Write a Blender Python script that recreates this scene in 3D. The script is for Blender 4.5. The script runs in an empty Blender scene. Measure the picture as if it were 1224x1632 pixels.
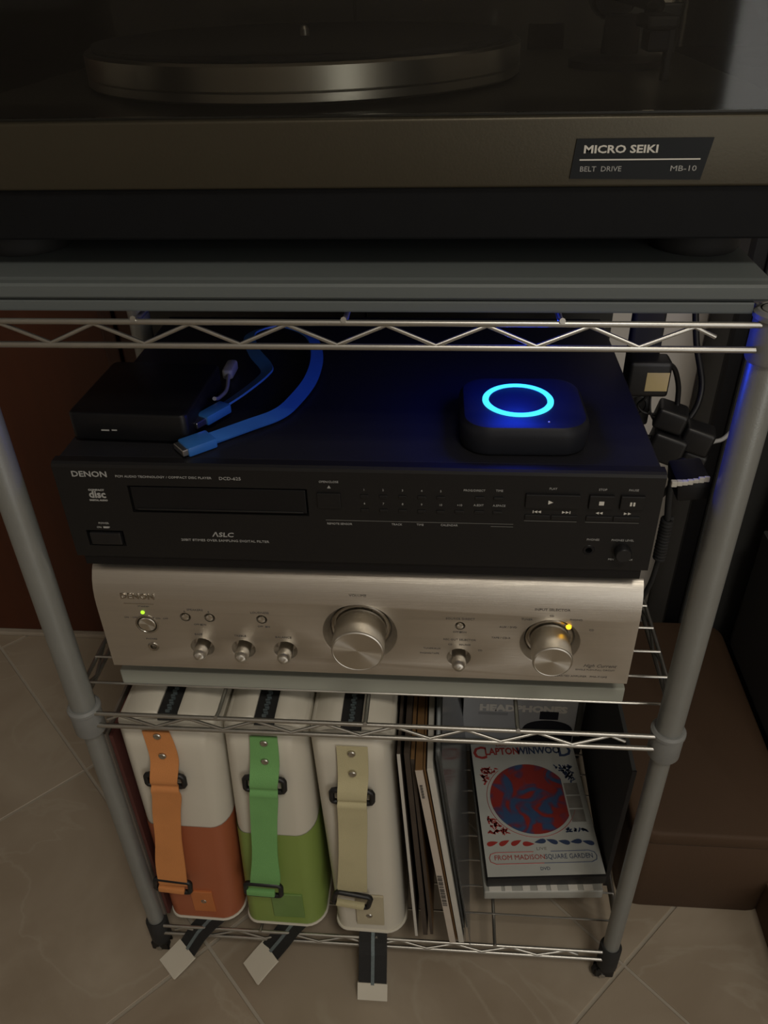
import bpy, bmesh, math, random
from mathutils import Vector, Matrix
R_ = random.Random(7)
D = bpy.data; SC = bpy.context.scene; COL = SC.collection
S = 0.001            # everything below is written in millimetres
def V(*a): return Vector(a)

# ------------------------------------------------------------------ camera
cam = D.objects.new('camera', D.cameras.new('camera')); COL.objects.link(cam); SC.camera = cam
yaw, pit, rol, fpx = 0.0873, -0.6025, -0.0271, 1279.76
F = V(-math.sin(yaw)*math.cos(pit), math.cos(yaw)*math.cos(pit), math.sin(pit))
r0 = V(math.cos(yaw), math.sin(yaw), 0); u0 = r0.cross(F)
RR = math.cos(rol)*r0 + math.sin(rol)*u0; UU = -math.sin(rol)*r0 + math.cos(rol)*u0
M = Matrix((RR, UU, -F)).transposed().to_4x4(); M.translation = V(264.55, -467.61, 952.84)*S
cam.matrix_world = M
cam.data.sensor_fit = 'HORIZONTAL'; cam.data.sensor_width = 36; cam.data.lens = fpx*36/1224
cam.data.clip_start = .01

# ------------------------------------------------------------------ world, lights, exposure
w = D.worlds.new('world'); SC.world = w; w.use_nodes = True
w.node_tree.nodes['Background'].inputs[0].default_value = (.62, .66, .75, 1)
w.node_tree.nodes['Background'].inputs[1].default_value = .05
def area(name, loc, target, size, power, color, sy=None):
    l = D.lights.new(name, 'AREA'); l.energy = power; l.color = color; l.size = size*S
    if sy: l.shape = 'RECTANGLE'; l.size_y = sy*S
    o = D.objects.new(name, l); COL.objects.link(o); o.location = Vector(loc)*S
    o.rotation_euler = (Vector(target)-Vector(loc)).to_track_quat('-Z', 'Y').to_euler()
    return o
area('ceiling_lamp_light', (650, -1150, 2440), (650, -1150, 0), 420, 13.0, (1, .92, .79))
area('glass_door_daylight', (1370, -2165, 1080), (500, 0, 600), 610, 8.0, (1, .98, .93), 1750)
SC.view_settings.view_transform = 'Standard'; SC.view_settings.look = 'None'
SC.view_settings.gamma = 1; SC.view_settings.use_curve_mapping = False
SC.view_settings.exposure = 0.15

# ------------------------------------------------------------------ materials
def mat(name, col, rough=.5, metal=0, var=.12, nscale=60, bump=0, bscale=300, stretch=(1, 1, 1), emit=None, estr=0, aniso=0, tang=None, spec=.5, alpha=1, coat=0):
    m = D.materials.new(name); m.use_nodes = True; nt = m.node_tree; b = nt.nodes['Principled BSDF']; N = nt.nodes.new; L = nt.links.new
    b.inputs['Roughness'].default_value = rough; b.inputs['Metallic'].default_value = metal
    b.inputs['Specular IOR Level'].default_value = spec; b.inputs['Alpha'].default_value = alpha
    if coat: b.inputs['Coat Weight'].default_value = coat; b.inputs['Coat Roughness'].default_value = .12
    tc = N('ShaderNodeTexCoord'); mp = N('ShaderNodeMapping'); mp.inputs['Scale'].default_value = stretch; L(tc.outputs['Object'], mp.inputs[0])
    no = N('ShaderNodeTexNoise'); no.inputs['Scale'].default_value = nscale; no.inputs['Detail'].default_value = 3; L(mp.outputs[0], no.inputs[0])
    mx = N('ShaderNodeMixRGB'); c = Vector(col); a = c*(1-var); d = c*(1+var)
    mx.inputs[1].default_value = (*a, 1); mx.inputs[2].default_value = (*d, 1); L(no.outputs[0], mx.inputs[0]); L(mx.outputs[0], b.inputs['Base Color'])
    if bump:
        n2 = N('ShaderNodeTexNoise'); n2.inputs['Scale'].default_value = bscale; L(mp.outputs[0], n2.inputs[0])
        bu = N('ShaderNodeBump'); bu.inputs['Strength'].default_value = bump; bu.inputs['Distance'].default_value = .0005; L(n2.outputs[0], bu.inputs['Height']); L(bu.outputs[0], b.inputs['Normal'])
    if aniso:
        b.inputs['Anisotropic'].default_value = aniso
        if tang:
            t = N('ShaderNodeTangent'); t.direction_type = 'RADIAL'; t.axis = tang; L(t.outputs[0], b.inputs['Tangent'])
    if emit: b.inputs['Emission Color'].default_value = (*emit, 1); b.inputs['Emission Strength'].default_value = estr
    return m
alu = mat('brushed_aluminium', (.60, .56, .50), .38, .92, .05, 40, .25, 500, (.04, 1, 8))
knobm = mat('turned_aluminium', (.66, .63, .57), .32, 1, .04, 50, aniso=.95, tang='Y')
chrome = mat('chrome_wire', (.46, .45, .42), .34, .95, .12, 90)
steelpost = mat('grey_powder_coated_steel', (.27, .28, .27), .38, .45, .08, 40, .2, 900)
collarm = mat('grey_plastic', (.20, .205, .20), .5, 0, .08)
champ = mat('champagne_metal', (.060, .052, .035), .40, .6, .05, 60, .1, 700)
plinthb = mat('black_plinth', (.004, .0045, .0055), .6, 0, .2, spec=.18)
blk = mat('black_plastic', (.008, .008, .009), .42, 0, .2)
blkm = mat('black_painted_metal', (.006, .006, .007), .42, .0, .15, 60, .15, 900, spec=.3)
casingm = mat('black_satin_steel_casing', (.014, .014, .016), .45, .0, .15, 60, .15, 900, spec=.3)
blkface = mat('black_brushed_panel', (.010, .0095, .0095), .45, .1, .12, 60, .1, 600, (.05, 1, 8), spec=.35)
gloss = mat('black_gloss', (.012, .012, .018), .5, 0, .1, spec=.2)
rubber = mat('black_rubber', (.014, .014, .014), .75, 0, .2)
board = mat('painted_grey_board', (.105, .120, .120), .5, 0, .14, 9, .3, 60, (.15, 1, 3))
slabm = mat('pale_grey_board', (.34, .35, .30), .55, 0, .12, 14, .3, 80, (.2, 1, 1))
vinyl = mat('white_vinyl', (.60, .565, .48), .42, 0, .05, 14, .15, 90)
webo = mat('orange_webbing', (.60, .24, .075), .7, 0, .12, 30, .5, 900)
orv = mat('orange_vinyl', (.36, .105, .045), .42, 0, .06, 14)
webg = mat('green_webbing', (.17, .40, .13), .7, 0, .12, 30, .5, 900)
grv = mat('lime_vinyl', (.22, .31, .07), .42, 0, .06, 14)
webw = mat('cream_webbing', (.50, .45, .27), .7, 0, .1, 30, .5, 900)
zipm = mat('zip_teeth', (.20, .25, .27), .4, .6, .3, 400)
zipb = mat('black_zip_tape', (.012, .012, .012), .8, 0, .2, 200, .4, 900)
rivet = mat('nickel_rivet', (.50, .48, .43), .3, 1, .1)
ink = mat('dark_grey_ink', (.10, .09, .08), .6, 0, .1)
inkl = mat('light_grey_ink', (.34, .34, .33), .6, 0, .1)
inkw = mat('white_ink', (.62, .60, .55), .6, 0, .05)
embm = mat('embossed_silver', (.46, .43, .38), .22, 1, .05)
wallm = mat('white_wall_paint', (.62, .58, .53), .85, 0, .04, 3, .2, 80)
doorm = mat('red_brown_wood', (.062, .015, .0045), .42, 0, .25, 5, .1, 60, (8, 8, .8))
trimm = mat('dark_red_wood_trim', (.045, .012, .005), .45, 0, .2, 6, .1, 60, (8, 8, .8))
grout = mat('grout', (.38, .34, .28), .9, 0, .1)
casem = mat('brown_case_cloth', (.060, .031, .014), .75, 0, .16, 8, .3, 500)
casedk = mat('brown_box_card', (.09, .05, .025), .8, 0, .1)
beige = mat('beige_card', (.42, .35, .24), .8, 0, .08)
cabm = mat('matte_black_board', (.030, .030, .028), .6, 0, .15)
spkm = mat('charcoal_cloth', (.040, .042, .042), .85, 0, .12, 200, .3, 900)
bagm = mat('black_nylon', (.014, .014, .014), .7, 0, .2, 30, .4, 400)
bluecab = mat('blue_flat_cable', (.035, .15, .42), .4, 0, .08)
blueplug = mat('blue_plug', (.030, .14, .40), .35, 0, .08)
plugmetal = mat('plug_metal', (.62, .62, .62), .3, 1, .1)
greycab = mat('grey_cable', (.33, .33, .33), .5, 0, .08)
labelm = mat('cream_label', (.55, .44, .22), .6, 0, .08)
boxgrey = mat('headphone_box_grey', (.34, .35, .36), .6, 0, .06)
sl_white = mat('sleeve_white', (.50, .48, .43), .65, 0, .08)
sl_pink = mat('sleeve_cream_pink', (.47, .41, .35), .65, 0, .08)
sl_dark = mat('sleeve_dark_brown', (.050, .036, .026), .7, 0, .35, 40)
sl_brown = mat('sleeve_brown', (.16, .085, .030), .7, 0, .2, 30)
sl_red = mat('sleeve_dark_red', (.085, .025, .020), .6, 0, .2, 30)
sl_taupe = mat('sleeve_taupe', (.14, .115, .095), .7, 0, .12, 30)
paper_rim = mat('paper_edge', (.34, .29, .23), .7, 0, .1)
sl_blue = mat('sleeve_blue_white', (.52, .56, .58), .5, 0, .5, 16)
dvdw = mat('dvd_cover_white', (.44, .45, .42), .4, 0, .04)
dvdred = mat('print_red', (.34, .035, .03), .45, 0, .1)
dvdblue = mat('print_dark_blue', (.035, .055, .12), .45, 0, .1)
dvdgrey = mat('print_grey', (.20, .19, .17), .5, 0, .35, 90)
greenled = mat('green_led', (.2, .5, .02), .3, 0, 0, emit=(.38, .75, .03), estr=1.3)
amberled = mat('amber_led', (.6, .35, .02), .3, 0, 0, emit=(1, .50, .02), estr=1.6)
ringm = mat('cyan_light_ring', (.02, .3, .6), .3, 0, 0, emit=(.05, .56, 1.0), estr=1.5)
redm = mat('dull_red_plastic', (.25, .02, .02), .5)
streamm = mat('charcoal_streamer_plastic', (.010, .011, .015), .5, 0, .06, spec=.25)
tarnish = mat('foam_white', (.5, .48, .42), .8)
# blotched red and blue print
def blotch():
    m = D.materials.new('red_blue_blotches'); m.use_nodes = True; nt = m.node_tree; b = nt.nodes['Principled BSDF']; N = nt.nodes.new; L = nt.links.new
    tc = N('ShaderNodeTexCoord'); no = N('ShaderNodeTexNoise'); no.inputs['Scale'].default_value = 34; no.inputs['Detail'].default_value = 1.5; no.inputs['Distortion'].default_value = 1.6
    L(tc.outputs['Object'], no.inputs[0]); cr = N('ShaderNodeValToRGB'); e = cr.color_ramp
    e.elements[0].position = .40; e.elements[0].color = (.035, .075, .17, 1); e.elements[1].position = .56; e.elements[1].color = (.25, .025, .02, 1)
    x = e.elements.new(.49); x.color = (.10, .04, .085, 1)
    L(no.outputs[0], cr.inputs[0]); L(cr.outputs[0], b.inputs['Base Color']); b.inputs['Roughness'].default_value = .4
    return m
blotchm = blotch()
def tilemat():
    m = D.materials.new('beige_marbled_tile'); m.use_nodes = True; nt = m.node_tree; b = nt.nodes['Principled BSDF']; N = nt.nodes.new; L = nt.links.new
    ge = N('ShaderNodeNewGeometry'); oi = N('ShaderNodeObjectInfo'); ad = N('ShaderNodeVectorMath'); ad.operation = 'MULTIPLY_ADD'
    cb = N('ShaderNodeCombineXYZ'); L(oi.outputs['Random'], cb.inputs[0]); L(oi.outputs['Random'], cb.inputs[2]); ad.inputs[1].default_value = (7, 7, 7)
    L(cb.outputs[0], ad.inputs[0]); L(ge.outputs['Position'], ad.inputs[2])
    n1 = N('ShaderNodeTexNoise'); n1.inputs['Scale'].default_value = 5; n1.inputs['Detail'].default_value = 5; n1.inputs['Distortion'].default_value = .8; L(ad.outputs[0], n1.inputs[0])
    cr = N('ShaderNodeValToRGB'); cr.color_ramp.elements[0].position = .32; cr.color_ramp.elements[0].color = (.27, .215, .155, 1); cr.color_ramp.elements[1].position = .7; cr.color_ramp.elements[1].color = (.39, .33, .255, 1)
    L(n1.outputs[0], cr.inputs[0])
    n2 = N('ShaderNodeTexNoise'); n2.inputs['Scale'].default_value = 3.2; n2.inputs['Detail'].default_value = 6; n2.inputs['Distortion'].default_value = 1.5; L(ad.outputs[0], n2.inputs[0])
    c2 = N('ShaderNodeValToRGB'); e = c2.color_ramp; e.elements[0].position = .485; e.elements[0].color = (0, 0, 0, 1); e.elements[1].position = .515; e.elements[1].color = (0, 0, 0, 1); x = e.elements.new(.5); x.color = (.35, .35, .35, 1)
    L(n2.outputs[0], c2.inputs[0]); mx = N('ShaderNodeMixRGB'); L(c2.outputs[0], mx.inputs[0]); L(cr.outputs[0], mx.inputs[1]); mx.inputs[2].default_value = (.42, .37, .29, 1)
    L(mx.outputs[0], b.inputs['Base Color']); b.inputs['Roughness'].default_value = .42
    return m
tilem = tilemat()
def clearmat(name, tint, gl=.06, rough=.03, hz=0, hzc=(.5, .5, .5)):
    m = D.materials.new(name); m.use_nodes = True; nt = m.node_tree; nt.nodes.clear(); N = nt.nodes.new; L = nt.links.new
    o = N('ShaderNodeOutputMaterial'); t = N('ShaderNodeBsdfTransparent'); t.inputs[0].default_value = (*tint, 1); g = N('ShaderNodeBsdfGlossy'); g.inputs['Roughness'].default_value = rough
    fr = N('ShaderNodeLayerWeight'); fr.inputs[0].default_value = gl; mi = N('ShaderNodeMixShader'); L(fr.outputs['Fresnel'], mi.inputs[0]); L(t.outputs[0], mi.inputs[1]); L(g.outputs[0], mi.inputs[2])
    last = mi
    if hz:
        df = N('ShaderNodeBsdfDiffuse'); df.inputs[0].default_value = (*hzc, 1); m2 = N('ShaderNodeMixShader'); m2.inputs[0].default_value = hz; L(mi.outputs[0], m2.inputs[1]); L(df.outputs[0], m2.inputs[2]); last = m2
    L(last.outputs[0], o.inputs[0]); return m
lidm = clearmat('smoked_acrylic', (.72, .71, .68), .27, .05, .006, (.30, .29, .27))
plasm = clearmat('clear_plastic_sleeve', (.86, .88, .89), .45, .12, .10, (.5, .53, .56))

# ------------------------------------------------------------------ object helpers
BASE = {}     # world base of every thing or part, in mm
def link(o): COL.objects.link(o); return o
def thing(name, label, cat, loc=(0, 0, 0), group=None, kind=None):
    o = link(D.objects.new(name, None)); o.location = Vector(loc)*S; o.empty_display_size = .02
    if label: o['label'] = label
    if cat: o['category'] = cat
    if group: o['group'] = group
    if kind: o['kind'] = kind
    BASE[o.name] = Vector(loc); return o
def obj(name, bm, m, parent=None, label=None, smooth=None, origin=None, kind=None):
    base = Vector(origin) if origin is not None else (BASE[parent.name] if parent else V(0, 0, 0))
    pb = BASE[parent.name] if parent else V(0, 0, 0)
    for v in bm.verts: v.co = (v.co-base)*S
    bmesh.ops.recalc_face_normals(bm, faces=bm.faces)
    me = D.meshes.new(name); bm.to_mesh(me); bm.free()
    me.materials.append(m)
    if smooth is not None:
        me.polygons.foreach_set('use_smooth', [True]*len(me.polygons))
        try: me.set_sharp_from_angle(angle=math.radians(smooth))
        except Exception: pass
    o = link(D.objects.new(name, me)); o.location = (base-pb)*S
    if parent: o.parent = parent
    BASE[o.name] = base
    if label: o['label'] = label
    if kind: o['kind'] = kind
    return o
def tag(o, label, cat, group=None):
    o['label'] = label; o['category'] = cat
    if group: o['group'] = group
    return o
def B(): return bmesh.new()
def box(bm, x0, x1, y0, y1, z0, z1, bev=0, seg=2, mtx=None):
    r = bmesh.ops.create_cube(bm, size=1)
    vs = r['verts']
    for v in vs: v.co = V((x0+x1)/2+v.co.x*(x1-x0), (y0+y1)/2+v.co.y*(y1-y0), (z0+z1)/2+v.co.z*(z1-z0))
    if bev:
        es = list({e for v in vs for e in v.link_edges})
        r2 = bmesh.ops.bevel(bm, geom=es, offset=bev, segments=seg, profile=.6, affect='EDGES')
        vs = list({v for f in r2['faces'] for v in f.verts} | {v for v in vs if v.is_valid})
    if mtx is not None:
        for v in vs: v.co = mtx @ v.co
    return bm
def frame(d):
    d = Vector(d).normalized(); a = V(0, 0, 1) if abs(d.z) < .9 else V(1, 0, 0)
    x = d.cross(a).normalized(); return x, d.cross(x).normalized()
def cyl(bm, p0, p1, r0, r1=None, n=24, caps=True):
    r1 = r0 if r1 is None else r1; p0 = Vector(p0); p1 = Vector(p1); x, y = frame(p1-p0)
    A = [bm.verts.new(p0+(x*math.cos(t)+y*math.sin(t))*r0) for t in [2*math.pi*i/n for i in range(n)]]
    C = [bm.verts.new(p1+(x*math.cos(t)+y*math.sin(t))*r1) for t in [2*math.pi*i/n for i in range(n)]]
    for i in range(n): bm.faces.new((A[i], A[(i+1) % n], C[(i+1) % n], C[i]))
    if caps: bm.faces.new(A[::-1]); bm.faces.new(C)
    return bm
def lathe(bm, prof, c, axis=(0, 0, 1), n=48, close=True):
    c = Vector(c); ax = Vector(axis).normalized(); x, y = frame(ax); rings = []
    for r, h in prof:
        if r < 1e-6: rings.append([bm.verts.new(c+ax*h)])
        else: rings.append([bm.verts.new(c+ax*h+(x*math.cos(2*math.pi*i/n)+y*math.sin(2*math.pi*i/n))*r) for i in range(n)])
    for a, b in zip(rings, rings[1:]):
        for i in range(n):
            j = (i+1) % n
            if len(a) == 1 and len(b) > 1: bm.faces.new((a[0], b[j], b[i]))
            elif len(b) == 1 and len(a) > 1: bm.faces.new((a[i], a[j], b[0]))
            elif len(a) > 1: bm.faces.new((a[i], a[j], b[j], b[i]))
    return bm
def catmull(pts, k=6):
    pts = [Vector(p) for p in pts]; P = [pts[0]*2-pts[1]]+pts+[pts[-1]*2-pts[-2]]; out = []
    for i in range(1, len(P)-2):
        a, b, c, d = P[i-1:i+3]
        for j in range(k):
            t = j/k; out.append(.5*((2*b)+(c-a)*t+(2*a-5*b+4*c-d)*t*t+(3*b-a-3*c+d)*t**3))
    out.append(pts[-1]); return out
def tube(bm, pts, r, n=8, caps=True):
    pts = [Vector(p) for p in pts]; rings = []; x = None
    for i, p in enumerate(pts):
        d = (pts[min(i+1, len(pts)-1)]-pts[max(i-1, 0)]).normalized()
        if x is None: x, y = frame(d)
        else: x = (x-d*x.dot(d)).normalized()
        y = d.cross(x); rr = r[i] if isinstance(r, (list, tuple)) else r
        rings.append([bm.verts.new(p+(x*math.cos(2*math.pi*k/n)+y*math.sin(2*math.pi*k/n))*rr) for k in range(n)])
    for a, b in zip(rings, rings[1:]):
        for k in range(n): bm.faces.new((a[k], a[(k+1) % n], b[(k+1) % n], b[k]))
    if caps: bm.faces.new(rings[0][::-1]); bm.faces.new(rings[-1])
    return bm
def ribbon(bm, pts, side, t):
    """strip through pts; side = half-width vectors per point; t = thickness"""
    rings = []
    for i, p in enumerate(pts):
        p = Vector(p); s = Vector(side[i] if isinstance(side, list) else side)
        d = (Vector(pts[min(i+1, len(pts)-1)])-Vector(pts[max(i-1, 0)])).normalized(); nrm = d.cross(s).normalized()*t/2
        rings.append([bm.verts.new(q) for q in (p-s-nrm, p+s-nrm, p+s+nrm, p-s+nrm)])
    for a, b in zip(rings, rings[1:]):
        for k in range(4): bm.faces.new((a[k], a[(k+1) % 4], b[(k+1) % 4], b[k]))
    bm.faces.new(rings[0][::-1]); bm.faces.new(rings[-1]); return bm
def loft(bm, rings, cap=True):
    R = [[bm.verts.new(p) for p in r] for r in rings]; n = len(R[0])
    for a, b in zip(R, R[1:]):
        for k in range(n): bm.faces.new((a[k], a[(k+1) % n], b[(k+1) % n], b[k]))
    if cap: bm.faces.new(R[0][::-1]); bm.faces.new(R[-1])
    return bm
def rrect(x0, x1, y0, y1, r, z, seg=6):
    out = []
    rs = r if isinstance(r, (list, tuple)) else [r]*4      # corners: front-left, front-right, back-right, back-left
    for (cx, cy, a, q) in ((x0+rs[0], y0+rs[0], 180, rs[0]), (x1-rs[1], y0+rs[1], 270, rs[1]), (x1-rs[2], y1-rs[2], 0, rs[2]), (x0+rs[3], y1-rs[3], 90, rs[3])):
        for k in range(seg+1):
            t = math.radians(a+90*k/seg); out.append(V(cx+q*math.cos(t), cy+q*math.sin(t), z))
    return out
def rbox(bm, x0, x1, y0, y1, z0, z1, r, bev=0, mtx=None):
    if bev: rings = [rrect(x0+bev, x1-bev, y0+bev, y1-bev, max(r-bev, .3), z0), rrect(x0+bev*.3, x1-bev*.3, y0+bev*.3, y1-bev*.3, r, z0+bev*.3), rrect(x0, x1, y0, y1, r, z0+bev), rrect(x0, x1, y0, y1, r, z1-bev), rrect(x0+bev*.3, x1-bev*.3, y0+bev*.3, y1-bev*.3, r, z1-bev*.3), rrect(x0+bev, x1-bev, y0+bev, y1-bev, max(r-bev, .3), z1)]
    else: rings = [rrect(x0, x1, y0, y1, r, z0), rrect(x0, x1, y0, y1, r, z1)]
    if mtx is not None: rings = [[mtx @ p for p in q] for q in rings]
    return loft(bm, rings)
def boolean(o, cutters):
    for c in cutters:
        md = o.modifiers.new('cut', 'BOOLEAN'); md.operation = 'DIFFERENCE'; md.object = c; md.solver = 'EXACT'
    dg = bpy.context.evaluated_depsgraph_get(); me = D.meshes.new_from_object(o.evaluated_get(dg))
    o.modifiers.clear(); o.data = me
    for c in cutters: D.objects.remove(c)
FR = Matrix.Rotation(math.radians(90), 4, 'X')          # text lying in XY -> standing in XZ, facing -Y
def text(s, size, loc, m, parent, rot=FR, align='CENTER', depth=.25, label=None, name='lettering', sx=1, shear=0, bold=0):
    c = D.curves.new('t', 'FONT'); c.body = s; c.size = size; c.align_x = align; c.align_y = 'CENTER'; c.extrude = depth/2; c.resolution_u = 2; c.shear = shear; c.offset = bold
    to = D.objects.new('t', c); COL.objects.link(to); me = D.meshes.new_from_object(to); D.objects.remove(to); D.curves.remove(c)
    bm = B(); bm.from_mesh(me); D.meshes.remove(me)
    T = Matrix.Translation(Vector(loc)) @ rot @ Matrix.Diagonal((sx, 1, 1, 1))
    for v in bm.verts: v.co = T @ v.co
    return obj(name, bm, m, parent, label)

# ------------------------------------------------------------------ the room
X0, X1, Y0, Y1, H = -1500, 1700, -2200, 540, 2500
def struct(name, bm, m, parent=None): return obj(name, bm, m, parent, kind='structure')
fl = struct('floor', box(B(), X0, X1, Y0, Y1, -60, -1.6), grout)
# diagonal tiles: lattice measured on the floor, pitch 341 mm
e1 = V(241, 245, 0); e2 = V(241, -237, 0); O = V(2, 4, 0)
g1 = e1.normalized()*1.9; g2 = e2.normalized()*1.9
def clip(poly):
    for ax, lim, sg in ((0, X0, 1), (0, X1, -1), (1, Y0, 1), (1, Y1, -1)):
        out = []
        for i in range(len(poly)):
            a, b = poly[i-1], poly[i]; da, db = (a[ax]-lim)*sg, (b[ax]-lim)*sg
            if (da >= 0) != (db >= 0): out.append(a+(b-a)*(da/(da-db)))
            if db >= 0: out.append(b)
        poly = out
        if not poly: return []
    return poly
tile_me = None
for i in range(-14, 15):
    for j in range(-14, 15):
        c = O+e1*i+e2*j
        P = [c+g1+g2, c+e1-g1+g2, c+e1+e2-g1-g2, c+e2+g1-g2]
        Q = clip(P)
        if len(Q) < 3: continue
        full = len(Q) == 4 and all((a-b).length < .01 for a, b in zip(sorted(P, key=lambda v: (v.x, v.y)), sorted(Q, key=lambda v: (v.x, v.y))))
        if full and tile_me:
            o = link(D.objects.new('tile', tile_me)); o.location = c*S; o.parent = fl; continue
        cen = sum(Q, V(0, 0, 0))/len(Q)
        bm = loft(B(), [[q+V(0, 0, -1.8) for q in Q], [q+V(0, 0, -.5) for q in Q], [q+(cen-q).normalized()*.9 for q in Q]])
        o = obj('tile', bm, tilem, fl, origin=c)
        if full: tile_me = o.data
bw = struct('wall_back', box(B(), X0, X1, Y1, Y1+60, 0, H), wallm)
struct('wall_left', box(B(), X0-60, X0, Y0, Y1, 0, H), wallm)
bm = B()
for a in ((X0, 1040, 0, H), (1695, X1, 0, H), (1040, 1695, 0, 180), (1040, 1695, 1980, H)): box(bm, a[0], a[1], Y0-60, Y0, a[2], a[3])
struct('wall_front', bm, wallm)
struct('wall_right', box(B(), X1, X1+60, Y0, Y1, 0, H), wallm)
bm = B()
for a in ((1041, 1062, 180, 1980), (1676, 1695, 180, 1980), (1062, 1676, 180, 205), (1062, 1676, 1955, 1980)): box(bm, a[0], a[1], Y0-45, Y0-5, a[2], a[3], 3)
struct('window_1', bm, sl_white)
struct('ceiling', box(B(), X0, X1, Y0, Y1, H, H+60), wallm)
d1 = struct('door_1', box(B(), -960, -191, 517, 539, 9, 2050, 2), doorm)
struct('trim_1', box(B(), -189, -170, 508, 539, 0, 2070, 3), trimm)
struct('trim_2', box(B(), -168, -146, 513, 539, 0, 2070, 3), trimm)
struct('baseboard_back', box(B(), -960, -191, 509, 539, 0, 8, 2), paper_rim)

# ------------------------------------------------------------------ things behind the rack
t = thing('cabinet', 'tall matte black cabinet standing against the wall behind the wire rack', 'cabinet', (165, 520, 0))
obj('carcass', box(B(), -142, 470, 502, 538, 0, 1700, 3), cabm, t)
obj('door', box(B(), -140, 163, 497, 501.5, 4, 1696, 1.5), cabm, t)
obj('door', box(B(), 165, 468, 497, 501.5, 4, 1696, 1.5), cabm, t)
t = thing('floor_speaker', 'tall charcoal loudspeaker with cloth front standing behind the rack\'s right side', 'speaker', (680, 480, 0))
obj('cabinet_box', box(B(), 596, 790, 448, 536, 14, 1050, 5), blkm, t)
obj('grille', box(B(), 616, 782, 440, 449, 40, 1035, 4), spkm, t)
obj('base', box(B(), 590, 796, 436, 538, 0, 14, 3), blk, t)

t = thing('case', 'large brown round-cornered case lying on the floor right of the rack', 'case', (580, 250, 0))
obj('lower_shell', rbox(B(), 489, 664, 84, 428, 0, 128, 24, 3), casem, t, smooth=40)
obj('lid', rbox(B(), 486, 668, 81, 431, 128.5, 150, 27, 4), casem, t, smooth=40)
t = thing('carton', 'low brown box with a beige top, at the right edge in front of the case', 'box', (720, 40, 0))
obj('carton_body', box(B(), 652, 800, -46, 128, 0, 55, 1.5), casedk, t)
obj('carton_top', box(B(), 650, 802, -48, 76, 55.3, 63, 1.5), beige, t)
t = thing('holdall', 'tall soft black bag standing on the floor beyond the brown case', 'bag', (770, 290, 0))
rings = []
for z, s in ((0, 10), (10, 3), (60, 0), (200, 0), (380, 3), (520, 10), (600, 24), (640, 50), (652, 80)):
    rings.append(rrect(676+s, 900-s, 136+s, 425-s, 32, z))
obj('body', loft(B(), rings), bagm, t, smooth=50)
obj('side_pocket', loft(B(), [rrect(671.5, 680, 190, 390, 4, z) for z in (152, 160, 330, 345)]), spkm, t, smooth=40)
obj('handle', tube(B(), catmull([(740, 200, 635), (745, 205, 690), (790, 240, 712), (835, 205, 690), (840, 200, 635)]), 8), rubber, t, smooth=50)
# mains block with plugs and wires behind the rack's right rear post
t = thing('power_strip', 'long black mains strip standing upright against the rack\'s right rear post', 'power strip', (456, 279, 560))
obj('housing', box(B(), 441, 471, 272, 287, 556, 742, 4, 3), rubber, t, smooth=40)
for z in (700, 580): obj('socket', lathe(B(), [(0, .2), (11, .2), (12, 1.4), (9.5, 1.8), (8.8, .6), (0, .6)], (456, 272, z), (0, -1, 0), 28), blk, t, smooth=40)
mt = Matrix.Translation(V(500, 262, 545)) @ Matrix.Rotation(math.radians(14), 4, 'Y') @ Matrix.Rotation(math.radians(-14), 4, 'Z')
for dx, dz, w_, h_, dp in ((-16, 22, 15, 11, 16), (16, 10, 15, 13, 14), (-8, -6, 17, 15, 20), (22, -14, 12, 12, 12)):
    obj('plug', box(B(), dx-w_, dx+w_, -dp, dp, dz-h_, dz+h_, 4, 3, mt), blk, t, smooth=40)
obj('cable', tube(B(), catmull([(456, 279, 557), (462, 272, 548), (474, 266, 545), (484, 264, 548)]), 3.4), rubber, t, smooth=60)
obj('cable', tube(B(), catmull([(512, 268, 520), (522, 330, 440), (520, 436, 320), (516, 440, 160), (512, 441, 20), (508, 436, 4)]), 3.2), rubber, t, smooth=60)
t = thing('power_adapter', 'small black power adapter with a cream label plugged into the mains strip', 'adapter', (457, 265, 616))
obj('housing', box(B(), 438, 478, 247, 271.2, 600, 636, 4, 3), blk, t, smooth=40)
obj('sticker', box(B(), 455, 476, 246.3, 247.1, 607, 626, .2, 1), labelm, t, label='cream rating sticker')
def cable(name, label, pts, r, m, grp=None, n=8):
    o = obj(name, tube(B(), catmull(pts), r, n), m, None, smooth=60, origin=pts[-1]); tag(o, label, 'cable', grp); return o
cable('cable', 'thick black cable curving down in front of the white wall, right of the adapter', [(500, 300, 742), (500, 296, 690), (508, 290, 640), (520, 286, 600), (519, 280, 578), (512, 276, 562)], 3.2, blk)
cable('cable', 'black cable arching out of the adapter\'s right side', [(478.5, 262, 628), (486, 266, 620), (494, 272, 600), (497, 274, 580), (497, 268, 568)], 2.6, blk)
cable('cable', 'thin looping black cable hanging below the adapter', [(462, 262, 600), (461, 262, 592), (456, 264, 584), (462, 264, 576), (474, 264, 573), (482, 264, 568)], 1.4, blk)
cable('cable', 'thinnest straight black cable dropping below the adapter', [(467, 264, 600), (466.5, 262, 590), (468, 258, 578), (474, 262, 567)], 1.1, blk)
cable('cable', 'pale grey cable end poking right of the black plugs', [(524, 250, 540), (534, 262, 543), (546, 266, 545), (554, 270, 551)], 2.2, greycab)

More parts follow.
